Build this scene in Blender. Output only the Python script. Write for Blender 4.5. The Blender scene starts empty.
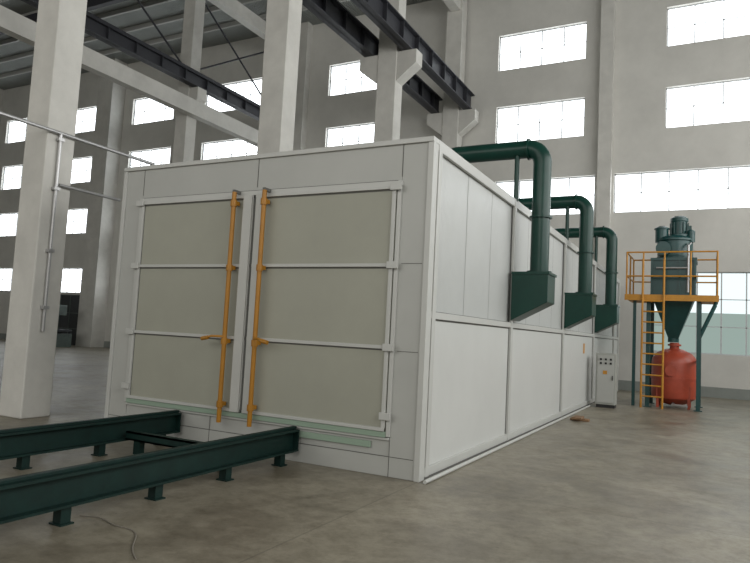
import bpy, bmesh, math, random
from mathutils import Vector, Matrix
random.seed(3)
scene=bpy.context.scene
scene.view_settings.view_transform='Standard'
scene.view_settings.look='None'
scene.view_settings.exposure=0.0

# ---------------------------------------------------------------- materials
def mat(name,col,rough=0.6,metal=0.0,noise=0.0,nscale=3.0,bump=0.0,bscale=30,rib=None,spec=0.5,dark=None):
    m=bpy.data.materials.new(name); m.use_nodes=True
    nt=m.node_tree; b=nt.nodes['Principled BSDF']
    b.inputs['Base Color'].default_value=(*col,1)
    b.inputs['Roughness'].default_value=rough
    b.inputs['Metallic'].default_value=metal
    b.inputs['Specular IOR Level'].default_value=spec
    tc=nt.nodes.new('ShaderNodeTexCoord')
    if noise>0:
        n=nt.nodes.new('ShaderNodeTexNoise'); n.inputs['Scale'].default_value=nscale
        n.inputs['Detail'].default_value=6; n.inputs['Roughness'].default_value=0.65
        nt.links.new(tc.outputs['Object'],n.inputs['Vector'])
        r=nt.nodes.new('ShaderNodeValToRGB')
        r.color_ramp.elements[0].position=0.3; r.color_ramp.elements[1].position=0.7
        d=dark if dark else tuple(c*(1-noise) for c in col)
        r.color_ramp.elements[0].color=(*d,1)
        r.color_ramp.elements[1].color=(*[min(1,c*(1+noise*0.4)) for c in col],1)
        nt.links.new(n.outputs['Fac'],r.inputs['Fac'])
        nt.links.new(r.outputs['Color'],b.inputs['Base Color'])
    last=None
    if bump>0:
        n2=nt.nodes.new('ShaderNodeTexNoise'); n2.inputs['Scale'].default_value=bscale
        n2.inputs['Detail'].default_value=4
        nt.links.new(tc.outputs['Object'],n2.inputs['Vector'])
        bp=nt.nodes.new('ShaderNodeBump'); bp.inputs['Strength'].default_value=bump
        bp.inputs['Distance'].default_value=0.02
        nt.links.new(n2.outputs['Fac'],bp.inputs['Height']); last=bp
    if rib:
        ax,sc,st=rib
        w=nt.nodes.new('ShaderNodeTexWave'); w.wave_type='BANDS'; w.bands_direction=ax
        w.inputs['Scale'].default_value=sc; w.inputs['Distortion'].default_value=0
        nt.links.new(tc.outputs['Object'],w.inputs['Vector'])
        bp2=nt.nodes.new('ShaderNodeBump'); bp2.inputs['Strength'].default_value=st
        bp2.inputs['Distance'].default_value=0.03
        nt.links.new(w.outputs['Fac'],bp2.inputs['Height'])
        if last: nt.links.new(last.outputs['Normal'],bp2.inputs['Normal'])
        last=bp2
    if last: nt.links.new(last.outputs['Normal'],b.inputs['Normal'])
    return m
def emis(name,col,s):
    m=bpy.data.materials.new(name); m.use_nodes=True
    nt=m.node_tree; nt.nodes.clear()
    o=nt.nodes.new('ShaderNodeOutputMaterial'); e=nt.nodes.new('ShaderNodeEmission')
    e.inputs['Color'].default_value=(*col,1); e.inputs['Strength'].default_value=s
    nt.links.new(e.outputs[0],o.inputs[0]); return m

M_wall=mat('painted_plaster',(0.62,0.61,0.57),0.85,noise=0.12,nscale=0.6,bump=0.1)
M_col=mat('column_plaster',(0.60,0.59,0.55),0.8,noise=0.14,nscale=1.5,bump=0.1)
M_ceil=mat('corrugated_roof',(0.26,0.275,0.26),0.7,rib=('X',3.0,1.0),noise=0.2,nscale=0.5)
M_purl=mat('purlin_paint',(0.40,0.40,0.38),0.6)
M_steel=mat('dark_girder_paint',(0.03,0.031,0.038),0.55)
M_white=mat('booth_white_paint',(0.43,0.435,0.41),0.45,noise=0.06,nscale=1.2)
M_trim=mat('booth_trim_white',(0.50,0.505,0.48),0.4,noise=0.05,nscale=2)
M_beige=mat('door_panel_cream',(0.345,0.345,0.285),0.5,noise=0.08,nscale=0.9)
M_sideU=mat('side_panel_ribbed',(0.52,0.535,0.52),0.32,rib=('Y',8.0,0.38),noise=0.05,nscale=1)
M_sideL=mat('side_panel_lower',(0.57,0.58,0.56),0.35,rib=('Y',8.0,0.12),noise=0.05,nscale=1)
M_seam=mat('seam_dark',(0.13,0.13,0.12),0.8)
M_mint=mat('mint_seal',(0.27,0.36,0.28),0.7)
M_yel=mat('yellow_bar_paint',(0.40,0.175,0.012),0.45,noise=0.15,nscale=5)
M_yel2=mat('yellow_rail_paint',(0.55,0.25,0.025),0.5,noise=0.2,nscale=6)
M_grn=mat('duct_green_paint',(0.004,0.042,0.030),0.33,noise=0.2,nscale=3,spec=0.35)
M_grn2=mat('track_green_paint',(0.004,0.022,0.018),0.55,noise=0.35,nscale=5,spec=0.3)
M_teal=mat('collector_green',(0.010,0.062,0.060),0.36,noise=0.2,nscale=3,spec=0.5)
M_red=mat('tank_red',(0.42,0.07,0.035),0.4,noise=0.2,nscale=4)
M_grey=mat('cabinet_grey',(0.36,0.37,0.34),0.4)
M_frame=mat('window_frame_paint',(0.55,0.57,0.58),0.5)
M_pipe=mat('galvanised_pipe',(0.45,0.45,0.45),0.35,metal=0.6)
M_black=mat('black_rubber',(0.02,0.02,0.02),0.6)
M_wood=mat('scrap_timber',(0.25,0.15,0.08),0.8,noise=0.4,nscale=9)
M_wire=mat('cable_sheath',(0.22,0.20,0.17),0.6)
M_dark=mat('opening_and_table_dark',(0.035,0.04,0.045),0.5,noise=0.2)  # darkness of the far-left opening as colour; also the machine table paint
M_mach=mat('machine_grey_green',(0.10,0.13,0.12),0.5,noise=0.3)
M_glass=emis('daylight_pane',(0.92,0.97,1.0),3.6)
M_glassg=emis('green_tinted_pane',(0.52,0.66,0.60),0.6)
M_glassw=emis('lower_daylight_pane',(0.84,0.95,0.96),1.15)

# floor: worn concrete
mf=bpy.data.materials.new('worn_concrete'); mf.use_nodes=True
nt=mf.node_tree; b=nt.nodes['Principled BSDF']; tc=nt.nodes.new('ShaderNodeTexCoord')
def noise(sc,det,ro,dist=0.0):
    n=nt.nodes.new('ShaderNodeTexNoise'); n.inputs['Scale'].default_value=sc; n.inputs['Detail'].default_value=det
    n.inputs['Roughness'].default_value=ro; n.inputs['Distortion'].default_value=dist
    nt.links.new(tc.outputs['Object'],n.inputs['Vector']); return n
def ramp(n,p0,c0,p1,c1,out='Fac'):
    r=nt.nodes.new('ShaderNodeValToRGB'); r.color_ramp.elements[0].position=p0; r.color_ramp.elements[1].position=p1
    r.color_ramp.elements[0].color=(*c0,1); r.color_ramp.elements[1].color=(*c1,1)
    nt.links.new(n.outputs[out],r.inputs['Fac']); return r
def mul(a,b_):
    m=nt.nodes.new('ShaderNodeMix'); m.data_type='RGBA'; m.blend_type='MULTIPLY'; m.inputs[0].default_value=1
    nt.links.new(a,m.inputs[6]); nt.links.new(b_,m.inputs[7]); return m.outputs[2]
n1=noise(0.5,9,0.72,0.6); n2=noise(5,10,0.82); n3=noise(0.9,6,0.6,0.8); n4=noise(14,4,0.7)
c=ramp(n1,0.36,(0.19,0.168,0.125),0.62,(0.32,0.29,0.225)).outputs['Color']
c=mul(c,ramp(n2,0.36,(0.64,0.62,0.59),0.56,(1,1,1)).outputs['Color'])
c=mul(c,ramp(n3,0.36,(0.72,0.70,0.68),0.50,(1,1,1)).outputs['Color'])
c=mul(c,ramp(n4,0.28,(0.5,0.48,0.45),0.36,(1,1,1)).outputs['Color'])
br=nt.nodes.new('ShaderNodeTexBrick'); br.offset=0; br.inputs['Scale'].default_value=1
br.inputs['Color1'].default_value=(1,1,1,1); br.inputs['Color2'].default_value=(0.9,0.9,0.9,1); br.inputs['Mortar'].default_value=(0.72,0.72,0.72,1)
br.inputs['Brick Width'].default_value=6; br.inputs['Row Height'].default_value=6; br.inputs['Mortar Size'].default_value=0.01
nt.links.new(tc.outputs['Object'],br.inputs['Vector'])
c=mul(c,br.outputs['Color'])
nt.links.new(c,b.inputs['Base Color'])
rr=nt.nodes.new('ShaderNodeMapRange'); rr.inputs['From Min'].default_value=.3; rr.inputs['From Max'].default_value=.7; rr.inputs['To Min'].default_value=0.32; rr.inputs['To Max'].default_value=0.52
nt.links.new(n3.outputs['Fac'],rr.inputs['Value']); nt.links.new(rr.outputs['Result'],b.inputs['Roughness'])
bp=nt.nodes.new('ShaderNodeBump'); bp.inputs['Strength'].default_value=0.12; bp.inputs['Distance'].default_value=0.01
nt.links.new(n2.outputs['Fac'],bp.inputs['Height']); nt.links.new(bp.outputs['Normal'],b.inputs['Normal'])
M_floor=mf

# ---------------------------------------------------------------- builder
class P:
    def __init__(s,name,mt,parent=None,bevel=0.0,smooth=False):
        s.name=name; s.mt=mt; s.parent=parent; s.bm=bmesh.new(); s.bevel=bevel; s.smooth=smooth
    def box(s,x0,x1,y0,y1,z0,z1):
        v=[s.bm.verts.new((x,y,z)) for z in (z0,z1) for y in (y0,y1) for x in (x0,x1)]
        for f in ((0,2,3,1),(4,5,7,6),(0,1,5,4),(2,6,7,3),(0,4,6,2),(1,3,7,5)):
            s.bm.faces.new([v[i] for i in f])
        return s
    def prism(s,pts,axis,a0,a1):
        def mk(p,a):
            if axis=='y': return (p[0],a,p[1])
            if axis=='x': return (a,p[0],p[1])
            return (p[0],p[1],a)
        A=[s.bm.verts.new(mk(p,a0)) for p in pts]; B=[s.bm.verts.new(mk(p,a1)) for p in pts]
        s.bm.faces.new(A); s.bm.faces.new(B[::-1]); n=len(pts)
        for i in range(n): s.bm.faces.new([A[i],B[i],B[(i+1)%n],A[(i+1)%n]])
        return s
    def frustum(s,b0,z0,b1,z1):
        A=[s.bm.verts.new((x,y,z0)) for x,y in ((b0[0],b0[2]),(b0[1],b0[2]),(b0[1],b0[3]),(b0[0],b0[3]))]
        B=[s.bm.verts.new((x,y,z1)) for x,y in ((b1[0],b1[2]),(b1[1],b1[2]),(b1[1],b1[3]),(b1[0],b1[3]))]
        s.bm.faces.new(A[::-1]); s.bm.faces.new(B)
        for i in range(4): s.bm.faces.new([A[i],A[(i+1)%4],B[(i+1)%4],B[i]])
        return s
    def tube(s,pts,r,seg=16):
        pts=[Vector(p) for p in pts]; rings=[]; u=None
        for i,p in enumerate(pts):
            if i==0: t=(pts[1]-p)
            elif i==len(pts)-1: t=(p-pts[-2])
            else: t=(pts[i+1]-p).normalized()+(p-pts[i-1]).normalized()
            t.normalize()
            if u is None:
                u=t.orthogonal().normalized()
            u=(u-t*u.dot(t)).normalized(); w=t.cross(u)
            rings.append([s.bm.verts.new(p+(u*math.cos(2*math.pi*k/seg)+w*math.sin(2*math.pi*k/seg))*r) for k in range(seg)])
        for a,b_ in zip(rings,rings[1:]):
            for k in range(seg): s.bm.faces.new([a[k],a[(k+1)%seg],b_[(k+1)%seg],b_[k]])
        s.bm.faces.new(rings[0][::-1]); s.bm.faces.new(rings[-1])
        return s
    def lathe(s,cx,cy,prof,seg=32):
        rings=[[s.bm.verts.new((cx+r*math.cos(2*math.pi*k/seg),cy+r*math.sin(2*math.pi*k/seg),z)) for k in range(seg)] for r,z in prof]
        for a,b_ in zip(rings,rings[1:]):
            for k in range(seg): s.bm.faces.new([a[k],a[(k+1)%seg],b_[(k+1)%seg],b_[k]])
        s.bm.faces.new(rings[0][::-1]); s.bm.faces.new(rings[-1]); return s
    def done(s):
        bmesh.ops.recalc_face_normals(s.bm,faces=s.bm.faces)
        me=bpy.data.meshes.new(s.name); s.bm.to_mesh(me); s.bm.free()
        ob=bpy.data.objects.new(s.name,me); scene.collection.objects.link(ob)
        me.materials.append(s.mt)
        if s.parent: ob.parent=s.parent
        if s.smooth:
            for p in me.polygons: p.use_smooth=True
            m=ob.modifiers.new('es','EDGE_SPLIT'); m.split_angle=math.radians(35)
        if s.bevel>0:
            m=ob.modifiers.new('bev','BEVEL'); m.width=s.bevel; m.segments=2; m.limit_method='ANGLE'
        return ob
def empty(name):
    e=bpy.data.objects.new(name,None); scene.collection.objects.link(e); return e
def arc(c,r,a0,a1,n):
    out=[]
    for i in range(n+1):
        a=math.radians(a0+(a1-a0)*i/n)
        out.append((c[0]+r*math.cos(a),c[1],c[2]+r*math.sin(a)))
    return out

# ---------------------------------------------------------------- room shell
XL,XR,YF,YB,ZC=-48,12,-20,18.3,16.3
P('floor',M_floor).box(XL-.3,XR+.3,YF-.3,YB+.3,-0.2,0).done()
P('ceiling',M_ceil).box(XL-.3,XR+.3,YF-.3,YB+.3,ZC,ZC+0.15).done()

def wall_with_openings(name,axis,a0,a1,z0,z1,d0,d1,ops):
    p=P(name,M_wall)
    zs=sorted({z0,z1,*[o[2] for o in ops],*[o[3] for o in ops]})
    for za,zb in zip(zs,zs[1:]):
        zm=(za+zb)/2
        cut=sorted([(o[0],o[1]) for o in ops if o[2]<zm<o[3]])
        cur=a0
        for c0,c1 in cut+[(a1,a1)]:
            if c0>cur:
                if axis=='x': p.box(cur,c0,d0,d1,za,zb)
                else: p.box(d0,d1,cur,c0,za,zb)
            cur=c1
    return p.done()
wn=[0]
def window(axis,o,d,cols,rows,pane,inward=-1,pane2=None):
    wn[0]+=1
    e=empty('window_%d'%wn[0]); a0,a1,z0,z1=o
    fr=P('frame',M_frame,e); gl=P('pane',pane,e)
    def bx(p,u0,u1,v0,v1,w0,w1):
        if axis=='x': p.box(u0,u1,v0,v1,w0,w1)
        else: p.box(v0,v1,u0,u1,w0,w1)
    t=0.04
    bx(fr,a0,a1,d-.04,d+.04,z0,z0+t); bx(fr,a0,a1,d-.04,d+.04,z1-t,z1)
    bx(fr,a0,a0+t,d-.04,d+.04,z0,z1); bx(fr,a1-t,a1,d-.04,d+.04,z0,z1)
    for i in range(1,cols):
        x=a0+(a1-a0)*i/cols; bx(fr,x-.022,x+.022,d-.03,d+.03,z0,z1)
    for i in range(1,rows):
        z=z0+(z1-z0)*i/rows; bx(fr,a0,a1,d-.03,d+.03,z-.015,z+.015)
    if pane2:
        zz=(z0+z1)/2
        g2=P('pane_lower',pane2,e); bx(g2,a0,a1,d+.0,d+.01,z0,zz); g2.done()
        bx(gl,a0,a1,d+.0,d+.01,zz,z1)
    else: bx(gl,a0,a1,d+.0,d+.01,z0,z1)
    fr.done(); gl.done()
A=(12.62,14.12); B=(9.55,11.08); C=(6.5,7.98); D=(3.0,4.45)
ups=[(-43.8,-40.2),(-38.0,-34.4),(-31.6,-28.5),(-26.4,-23.2),(-21.0,-17.1),(-13.3,-9.9),(-5.05,-1.55),(1.3,5.0),(7.0,10.5)]
ops=[(*u,*A) for u in ups]+[(*u,*B) for u in ups]
opsC=[(*u,*C) for u in ups[:6]]+[(-5.0,-1.1,*C),(-0.42,5.2,*C),(7,10.5,*C)]
opsD=[(*u,*D) for u in ups[:6]]
opsR=[(0.9,5.4,1.45,4.3),(6.8,11,1.45,4.3)]
wall_with_openings('wall_back','x',XL-.3,XR+.3,0,ZC,YB,YB+.3,ops+opsC+opsD+opsR)
for o in ops+opsC+opsD: window('x',o,YB+.18,4 if o[1]-o[0]<4.5 else 6,2,M_glass)
for o in opsR: window('x',o,YB+.18,6,3,M_glassw,pane2=M_glassg)
P('wall_left',M_wall).box(XL-.3,XL,YF,YB,0,ZC).done()
P('wall_right',M_wall).box(XR,XR+.3,YF,YB,0,ZC).done()
P('wall_front',M_wall).box(XL-.3,XR+.3,YF-.3,YF,0,ZC).done()
P('baseboard_back',mat('plinth_paint',(0.25,0.27,0.25),0.7,noise=0.1)).box(XL,XR,YB-.02,YB,0,0.35).done()

e=empty('dark_opening_panel')
q=P('opening_leaf',M_dark,e)  # closed leaf, coloured dark to stand in for a dark opening
q.box(-32.6,-28.35,YB-.14,YB-.08,0.0,2.88).done()
q=P('opening_stiles',M_mach,e)
for x in (-32.6,-31.75,-30.9,-30.05,-29.2,-28.4): q.box(x,x+.05,YB-.17,YB-.14,0,2.88)
for z in (0.9,1.8,2.83): q.box(-32.6,-28.35,YB-.17,YB-.14,z,z+.05)
q.done()
e=empty('machine_tool')
q=P('base',M_mach,e,bevel=.03); q.box(-28.9,-27.2,15.2,16.3,0,.7); q.done()
q=P('column',M_mach,e,bevel=.03); q.box(-28.8,-28.2,15.5,16.1,.7,2.1); q.done()
q=P('head',M_mach,e,bevel=.03); q.box(-28.8,-27.5,15.4,16.1,1.65,2.2); q.lathe(-27.8,15.7,[(.12,1.2),(.15,1.65)],16); q.done()
q=P('table',M_dark,e,bevel=.01); q.box(-28.2,-27.1,15.3,16.2,.8,.92); q.box(-27.9,-27.5,15.5,15.9,.7,.8); q.done()

for i,(x0,x1,dp) in enumerate([(-39.5,-38.7,.4),(-33.6,-32.8,.4),(-28.3,-27.1,.9),(-22.6,-21.8,.4),(-15.2,-14.4,.4),(-.98,-.50,.3),(5.6,6.2,.3)]):
    P('wall_pilaster',M_col).box(x0,x1,YB-dp,YB,0,ZC).done()

# ---------------------------------------------------------------- columns
def column(x,y,w,d,hz=10.9,br_=.7,left=True,rods=False):
    e=empty('concrete_column')
    P('shaft',M_col,e,bevel=0.02).box(x-w/2,x+w/2,y-d/2,y+d/2,0,ZC).done()
    P('bracket_right',M_col,e).prism([(x+w/2-.01,hz-1.0),(x+w/2+br_,hz-.45),(x+w/2+br_,hz),(x+w/2-.01,hz)],'y',y-d/2+.03,y+d/2-.03).done()
    if left: P('bracket_left',M_col,e).prism([(x-w/2+.01,hz-1.0),(x-w/2-br_,hz-.45),(x-w/2-br_,hz),(x-w/2+.01,hz)],'y',y-d/2+.03,y+d/2-.03).done()
    if rods:
        q=P('brace_rods',M_steel,e); xx=x-.1
        q.tube([(xx,y+.2,11.8),(xx,y+5.8,15.2)],.04,8); q.tube([(xx,y+5.8,11.8),(xx,y+.2,15.2)],.04,8); q.done()
for y in (-12,-6,0,6,12,17.9):
    column(-6.80,y,0.56 if y==0 else .70,0.50 if y==0 else .55)
for y in (-6,0,6,12,17.9): column(-15.9,y,0.6,0.55,br_=.45,left=False,rods=(y in (6,12)))

def girder(x,y0,y1,z0,z1,w=.36,name='crane_girder'):
    e=empty(name)
    q=P('flanges',M_steel,e)
    q.box(x-w/2,x+w/2,y0,y1,z0,z0+.04); q.box(x-w/2,x+w/2,y0,y1,z1-.04,z1); q.done()
    q=P('web',M_steel,e); q.box(x-.015,x+.015,y0,y1,z0,z1); 
    y=y0+.3
    while y<y1:
        q.box(x-w/2+.02,x+w/2-.02,y-.01,y+.01,z0,z1); y+=1.2
    q.done()
    q=P('crane_rail',M_steel,e); q.box(x-.05,x+.05,y0,y1,z1,z1+.14); q.done()
girder(-6.08,-18,18.0,10.9,11.6)
girder(-7.50,-18,18.0,10.9,11.6)
girder(-15.3,-18,18.0,10.9,11.4,w=.3)
P('tie_beam',M_col).box(-15.55,-15.2,-18,18.2,9.75,10.35).done()
P('eaves_beam',M_col).box(-16.1,-15.7,-18,18.2,15.2,15.8).done()
P('eaves_beam',M_col).box(-6.95,-6.55,-18,18.2,15.2,15.8).done()
e=empty('roof_purlins')
q=P('purlins',M_purl,e); y=-18
while y<18: q.box(XL,XR,y,y+.1,ZC-.22,ZC); y+=1.5
q.done()
for y in (-12,-6,0,6,12):
    P('roof_beam',M_steel).box(XL,XR,y-.12,y+.12,ZC-.7,ZC-.22).done()

e=empty('conduit_pipe')
xc=-6.47
q=P('pipes',M_pipe,e,smooth=True)
q.tube([(xc,-8,4.53),(xc,1.9,4.53)],.03,10)
q.tube([(xc,0,3.7),(xc,1.2,3.7)],.025,10)
q.tube([(xc,-.05,4.53),(xc,-.05,1.35)],.026,10)
q.done()
q=P('clamps',M_pipe,e)
for z in (4.4,3.6,2.6,1.7): q.box(xc-.05,xc+.04,-.1,0.0,z,z+.05)
q.done()

# ---------------------------------------------------------------- booth
W=4.95; H=3.86; L=17.0
bo=empty('spray_booth')
P('body',M_sideU,bo).box(-W+.03,-.03,.1,L,0.02,H-.06).done()
q=P('front_frame',M_white,bo,bevel=.006)
q.box(-W,-4.56,0,.12,0,H-.05)
q.box(-.37,0,0,.12,0,H-.05)
q.box(-4.56,-.37,0,.12,3.36,H-.05)
q.box(-4.56,-.37,0,.12,0.0,.22)
q.box(-4.56,-.37,.01,.12,.22,.44)
q.done()
q=P('front_trim',M_trim,bo,bevel=.005)
q.box(-W-.02,.02,-.03,.13,H-.06,H)
q.box(-.05,.02,-.02,.12,0,H-.06)
q.box(-W-.02,-W+.05,-.02,.12,0,H-.06)
q.box(-4.58,-.35,-.03,0,3.31,3.37)
q.box(-4.58,-4.53,-.03,0,.44,3.33)
q.box(-.41,-.36,-.03,0,.44,3.33)
q.box(-4.56,-.37,-.02,0,.40,.43)
q.done()
q=P('front_seams',M_seam,bo)
for z in (1.4,2.4): q.box(-.33,-.07,-.004,.0,z,z+.006)
q.box(-2.475,-2.465,-.004,0,3.42,H-.06)
q.box(-.375,-.367,-.004,0,3.42,H-.06); q.box(-4.56,-4.552,-.004,0,3.42,H-.06)
q.box(-.37,-.364,-.004,0,0,.4)
q.box(-3.0,-2.994,-.004,0,0,.4)
q.box(-4.9,-.07,-.003,0,.218,.226)
q.box(-4.53,-.42,-.012,0,3.37,3.38)
q.done()
q=P('mint_seal',M_mint,bo); q.box(-4.52,-.41,-.045,-.0,.435,.495); q.box(-1.7,-.6,-.02,-.0,.30,.37); q.done()
for nm,x0,x1 in (('door_leaf_left',-4.51,-2.48),('door_leaf_right',-2.44,-.42)):
    q=P(nm+'_panels',M_beige,bo); q.box(x0,x1,-.03,.0,.50,3.31); q.done()
    q=P(nm+'_frame',M_trim,bo,bevel=.004)
    t=.045
    q.box(x0,x0+t,-.055,-.03,.50,3.31); q.box(x1-t,x1,-.055,-.03,.50,3.31)
    for z in (.50,1.42,2.36,3.27):
        q.box(x0,x1,-.06,-.03,z,z+.04)
    q.done()
    q=P(nm+'_gap',M_seam,bo)
    for z in (1.41,2.35,3.26): q.box(x0+t,x1-t,-.034,-.03,z-.008,z+.005)
    q.box(x0+t,x0+t+.008,-.034,-.03,.54,3.27); q.box(x1-t-.008,x1-t,-.034,-.03,.54,3.27)
    q.done()
q=P('centre_post',M_trim,bo,bevel=.005); q.box(-2.63,-2.49,-.075,-.055,.5,3.31); q.box(-2.42,-2.31,-.075,-.055,.5,3.31); q.done()
q=P('gap_shadow',M_seam,bo); q.box(-2.482,-2.438,-.031,-.001,.5,3.31); q.done()
q=P('hinges',M_trim,bo,bevel=.004)
for z in (.66,1.43,2.37,3.28):
    q.box(-.48,-.34,-.085,-.06,z-.03,z+.05); q.box(-4.60,-4.46,-.085,-.06,z-.03,z+.05)
q.done()
BX=(-2.73,-2.24)
q=P('lock_bars',M_yel,bo,smooth=True)
for x in BX:
    q.tube([(x,-.14,.36),(x,-.14,3.34)],.030,12)
    for z in (.55,1.35,2.3,3.15): q.tube([(x,-.14,z),(x,-.14,z+.08)],.043,12)
    s=-1 if x<-2.5 else 1
    q.tube([(x,-.16,1.45),(x+s*.13,-.24,1.45),(x+s*.20,-.25,1.43)],.016,10)
    q.tube([(x+s*.18,-.25,1.43),(x+s*.28,-.25,1.41)],.026,10)
q.done()
q=P('bar_guides',M_yel,bo)
for x in BX:
    for z in (.57,1.37,2.32,3.17): q.box(x-.035,x+.035,-.14,-.06,z,z+.05)
q.done()
q=P('bar_catches',M_seam,bo)
for x in BX: q.box(x-.02,x+.02,-.16,-.0,3.33,3.37)
q.done()
for sx,nm in ((0,'right'),(-W,'left')):
    a,b_=(sx-.02,sx+.03) if sx==0 else (sx-.03,sx+.02)
    q=P('side_frame_'+nm,M_trim,bo,bevel=.005)
    for y in (0.13,3.4,7.5,11.6,15.7,L-.1): q.box(a,b_,y,y+.1,0.03,H-.05)
    for z0,z1 in ((0.03,.13),(1.79,1.87),(H-.13,H)): q.box(a-.0,b_-.008,.12,L,z0,z1)
    q.done()
q=P('side_lower_panels',M_sideL,bo)
for y0,y1 in ((.23,3.4),(3.5,7.5),(7.6,11.6),(11.7,15.7),(15.8,L-.1)):
    q.box(-.03,-.012,y0,y1,.13,1.79)
q.done()
q=P('panel_seams',M_seam,bo)
for y in [1.3,2.35,4.5,5.5,6.5,8.6,9.6,10.6,12.7,13.7,14.7]:
    q.box(-.029,-.0285,y,y+.007,1.87,H-.13)
for y in (3.38,3.502,7.48,7.602,11.58,15.68): q.box(-.02,-.006,y,y+.018,.13,H-.13)
q.box(-.02,-.005,.23,L-.1,1.772,1.79); q.box(-.02,-.0245,.23,L-.1,1.87,1.88)
q.box(-.06,.012,.13,L-.1,0.0,.03)
q.done()
q=P('roof_slab',M_white,bo); q.box(-W,0,.13,L,H-.06,H-.01); q.done()
P('floor_edge_pipe',M_trim,bo,smooth=True).tube([(.10,-.05,.022),(.10,10.7,.022)],.022,10).done()
q=P('warning_label',M_yel2,bo); q.box(-.012,-.008,10.2,10.4,1.35,1.6); q.done()

# ---------------------------------------------------------------- exhaust ducts
for i,y0 in enumerate((3.3,7.5,11.6)):
    e=empty('exhaust_duct')
    yc=y0+.26; px=.40; r=.145; zt=4.70; R=.24
    q=P('pipe',M_grn,e,smooth=True)
    pts=[(-1.30,yc,H-.02),(-1.30,yc,zt-R)]+arc((-1.30+R,yc,zt-R),R,180,90,8)[1:]
    pts+=arc((px-R,yc,zt-R),R,90,0,10)+[(px,yc,2.6)]
    q.tube(pts,r,24); q.done()
    q=P('flanges',M_grn,e,smooth=True)
    for z in (3.55,): q.tube([(px,yc,z),(px,yc,z+.03)],r+.035,24)
    q.tube([(px,yc,2.66),(px,yc,2.70)],r+.05,24)
    q.tube([(px-R,yc,zt),(px-R+.03,yc,zt)],r+.03,24)
    q.done()
    q=P('hood',M_grn,e,bevel=.008)
    q.prism([(0.035,1.9),(0.60,2.2),(0.60,2.66),(0.035,2.66)],'y',y0,y0+.52); q.done()
    q=P('hood_rim',M_grn,e); q.box(.03,.62,y0-.015,y0+.535,2.63,2.67); q.done()
    q=P('support_post',M_grn,e,smooth=True); q.tube([(0.0,yc-.05,H-.02),(0.0,yc-.05,zt-.1)],.04,12); q.done()

# ---------------------------------------------------------------- control cabinet
e=empty('electrical_cabinet')
P('case',M_grey,e,bevel=.01).box(.22,.70,10.75,11.15,.08,1.38).done()
P('plinth',M_black,e).box(.24,.68,10.78,11.13,0,.08).done()
q=P('door_panel',M_white,e,bevel=.005); q.box(.26,.66,10.73,10.75,.13,1.33); q.done()
q=P('gauges',M_black,e)
for x in (.32,.44,.56): 
    for z in (1.2,1.1): q.box(x,x+.05,10.715,10.73,z,z+.05)
q.box(.62,.64,10.71,10.73,.7,.82); q.done()
P('label',M_yel2,e).box(.40,.5,10.722,10.73,.85,.94).done()

# ---------------------------------------------------------------- rails
for x,ye in ((-1.63,-.06),(-3.53,-.06)):
    e=empty('steel_track_beam')
    q=P('flanges',M_grn2,e); y0=-9
    q.box(x-.09,x+.09,y0,ye,.375,.395); q.box(x-.09,x+.09,y0,ye,.14,.16); q.done()
    q=P('web',M_grn2,e); q.box(x-.01,x+.01,y0,ye,.15,.38)
    q.box(x-.085,x+.085,ye-.015,ye,.14,.39); q.done()
    q=P('running_rail',M_grn2,e,bevel=.004); q.box(x-.03,x+.03,y0,ye+.02,.395,.425); q.done()
    q=P('feet',M_grn2,e); y=ye-.25
    while y>-9:
        q.box(x-.045,x+.045,y-.045,y+.045,0.012,.14); q.box(x-.07,x+.07,y-.06,y+.06,0,.012)
        y-=.95
    q.done()
e=empty('track_cross_tie')
q=P('channel',M_grn2,e); q.box(-3.43,-1.73,-.98,-.96,.16,.26); q.box(-3.43,-1.73,-.98,-.88,.24,.26); q.box(-3.43,-1.73,-.98,-.88,.16,.18)
q.box(-2.0,-1.9,-.97,-.89,0,.16); q.box(-3.3,-3.2,-.97,-.89,0,.16); q.done()

# ---------------------------------------------------------------- dust collector
dc=empty('dust_collector')
gx0,gx1,gy0,gy1=1.38,2.46,12.35,13.45
q=P('filter_box',M_teal,dc,bevel=.01); q.box(gx0,gx1,gy0,gy1,3.02,3.98); q.done()
q=P('hopper',M_teal,dc); q.frustum((1.80,2.04,12.78,13.02),1.85,(gx0,gx1,gy0,gy1),3.02); q.done()
q=P('box_ribs',M_teal,dc); 
for x in (gx0-.02,1.70,2.05,gx1-.04): q.box(x,x+.05,gy0-.03,gy0,3.02,3.98)
q.box(gx0-.03,gx1+.03,gy0-.04,gy1+.04,3.96,4.03); q.box(gx0-.03,gx1+.03,gy0-.04,gy1+.04,2.98,3.04)
q.box(gx0-.02,gx1+.02,gy0-.03,gy1+.03,3.48,3.53); q.done()
q=P('outlet_valve',M_teal,dc,smooth=True); q.lathe(1.92,12.9,[(.14,1.76),(.14,1.87)],20); q.done()
q=P('fan_volute',M_teal,dc,smooth=True)
q.lathe(1.93,12.85,[(.50,4.03),(.50,4.08),(.45,4.10),(.45,4.52),(.49,4.54),(.49,4.59),(.38,4.66),(.30,4.68)],32); q.done()
q=P('fan_drums',M_teal,dc,smooth=True)
q.tube([(1.66,12.36,4.30),(1.66,12.6,4.30)],.19,24)
q.lathe(1.60,12.72,[(.17,4.50),(.17,4.86),(.20,4.87),(.20,4.90),(.10,4.96)],20)
q.lathe(2.33,12.7,[(.10,4.50),(.10,4.80),(.05,4.84)],16); q.done()
q=P('air_pipes',M_pipe,dc,smooth=True)
q.tube([(2.28,12.30,3.1),(2.28,12.30,4.35),(2.33,12.5,4.45)],.03,10)
q.tube([(1.50,12.28,3.75),(2.28,12.28,3.75)],.025,10); q.done()
q=P('fan_motor',M_teal,dc,smooth=True)
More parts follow.
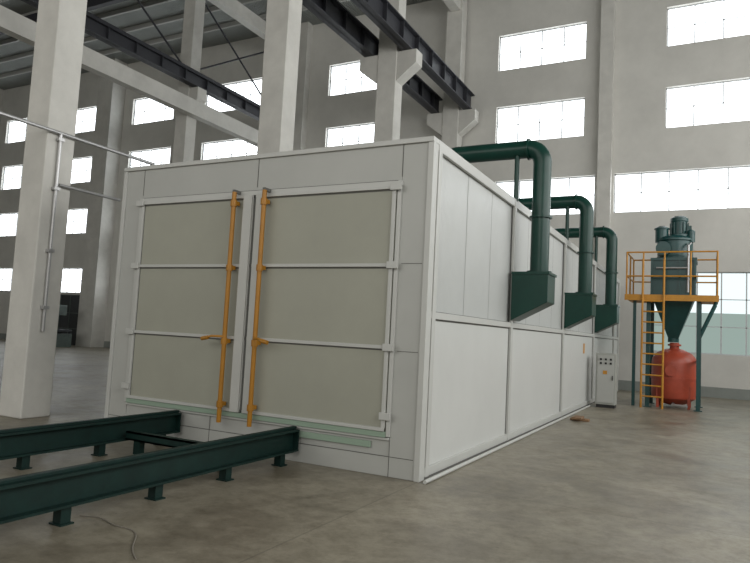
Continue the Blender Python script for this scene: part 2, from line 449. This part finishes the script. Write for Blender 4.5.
q.lathe(2.03,12.85,[(.30,4.66),(.30,4.72),(.21,4.74),(.21,5.08),(.23,5.10),(.23,5.18),(.15,5.24),(.06,5.25)],24); q.done()
q=P('motor_fins',M_teal,dc)
for k in range(12):
    a=k*math.pi/6; cx,cy=2.03+.23*math.cos(a),12.85+.23*math.sin(a); q.box(cx-.012,cx+.012,cy-.012,cy+.012,4.74,5.06)
q.box(2.24,2.34,12.72,12.84,4.78,4.96); q.done()
q=P('legs',M_teal,dc)
for x in (1.33,2.55):
    for y in (12.25,13.55): q.box(x-.05,x+.05,y-.05,y+.05,0.02,3.0); q.box(x-.1,x+.1,y-.1,y+.1,0,.02)
q.box(.94,1.02,12.21,12.29,0,2.85)
q.done()
q=P('leg_braces',M_teal,dc)
q.tube([(2.55,12.25,1.9),(2.95,12.25,2.85)],.04,8); q.tube([(2.55,13.55,1.9),(2.95,13.55,2.85)],.04,8)
q.tube([(1.33,13.55,1.3),(2.55,13.55,1.3)],.03,8)
q.tube([(2.55,12.25,1.3),(2.55,13.55,1.3)],.03,8); q.done()
q=P('platform_deck',M_yel2,dc)
q.box(.75,3.0,12.0,12.32,2.88,2.93); q.box(.75,1.33,12.32,13.8,2.88,2.93); q.box(2.52,3.0,12.32,13.8,2.88,2.93)
q.box(.74,3.01,11.98,12.0,2.84,3.0); q.done()
q=P('handrail',M_yel2,dc,smooth=True)
px0,px1,py0,py1=.78,2.97,12.03,13.78
for z in (3.5,4.15):
    q.tube([(px0,py0,z),(px1,py0,z)],.022,8); q.tube([(px0,py0,z),(px0,py1,z)],.022,8); q.tube([(px1,py0,z),(px1,py1,z)],.022,8)
    q.tube([(px0,py1,z),(px1,py1,z)],.022,8)
for x,y in ((px0,py0),(px0+.42,py0),(1.72,py0),(2.35,py0),(px1,py0),(px0,12.9),(px1,12.9),(px0,py1),(px1,py1)):
    q.tube([(x,y,2.92),(x,y,4.15)],.022,8)
q.done()
q=P('ladder',M_yel2,dc,smooth=True)
for x in (1.2,1.72): q.tube([(x,11.93,0),(x,11.93,3.95)],.028,8)
z=.3
while z<2.9: q.tube([(1.2,11.93,z),(1.72,11.93,z)],.02,8); z+=.28
q.done()
pt=empty('pressure_tank')
tx=1.95
q=P('vessel',M_red,pt,smooth=True)
q.lathe(tx,12.9,[(.15,.06),(.34,.12),(.55,.26),(.57,.32),(.57,1.20),(.55,1.32),(.44,1.46),(.22,1.57),(.12,1.59),(.12,1.75)],32); q.done()
q=P('bands',M_red,pt,smooth=True); q.lathe(tx,12.9,[(.59,.76),(.59,.82)],32); q.lathe(tx,12.9,[(.17,1.66),(.17,1.71)],24)
q.tube([(tx-.05,12.38,1.0),(tx-.05,12.29,1.0)],.15,20); q.done()
q=P('legs',M_red,pt)
for dx,dy in ((-.38,-.38),(.38,-.38),(-.38,.38),(.38,.38)): q.box(tx+dx-.035,tx+dx+.035,12.9+dy-.035,12.9+dy+.035,0,.6)
q.done()
q=P('valve_pipe',M_pipe,pt,smooth=True); q.tube([(tx,12.7,.12),(tx,12.25,.1),(2.3,12.1,.1)],.04,10); q.done()

# ---------------------------------------------------------------- small things
e=empty('timber_offcut')
q=P('boards',M_wood,e,bevel=.004); q.box(.25,.62,7.3,7.45,0,.05); q.box(.32,.5,7.1,7.5,.05,.09); q.done()
e=empty('floor_cable')
q=P('wire',M_wire,e,smooth=True)
pts=[]
for i in range(30):
    t=i/29; pts.append((-1.69+1.1*t,-2.95-.46*t+.22*math.sin(t*3.0)+.03*math.sin(t*13),.006))
q.tube(pts,.005,6); q.done()

# ---------------------------------------------------------------- lights
def area(name,loc,rot,sx,sy,e,col):
    l=bpy.data.lights.new(name,'AREA'); l.shape='RECTANGLE'; l.size=sx; l.size_y=sy; l.energy=e; l.color=col
    o=bpy.data.objects.new(name,l); o.location=loc; o.rotation_euler=rot; scene.collection.objects.link(o); return o
area('front_wall_fill',(-8,YF+.3,9),(math.radians(90),0,0),34,8,2300,(1.0,0.985,0.95))  # added fill lamp behind the camera; the front wall has no windows
area('right_wall_fill',(XR-.3,2,8),(0,math.radians(90),0),7,26,2300,(0.99,0.99,0.98))  # added fill lamp for the booth side; right wall is solid
w=bpy.data.worlds.new('World'); scene.world=w; w.use_nodes=True
w.node_tree.nodes['Background'].inputs[0].default_value=(0.7,0.8,0.9,1)
w.node_tree.nodes['Background'].inputs[1].default_value=0.5

# ---------------------------------------------------------------- camera
cam=bpy.data.cameras.new('camera'); co=bpy.data.objects.new('camera',cam); scene.collection.objects.link(co)
fwd=Vector((-.4636,.8823,.0794)).normalized()
right=Vector((.8860,.4611,.0517)); right=(right-fwd*right.dot(fwd)).normalized()
up=right.cross(fwd)
Rm=Matrix((right,up,-fwd)).transposed().to_4x4()
co.matrix_world=Matrix.Translation((2.81,-6.60,1.6))@Rm
cam.sensor_width=36; cam.lens=641/750*36; cam.clip_end=200
scene.camera=co
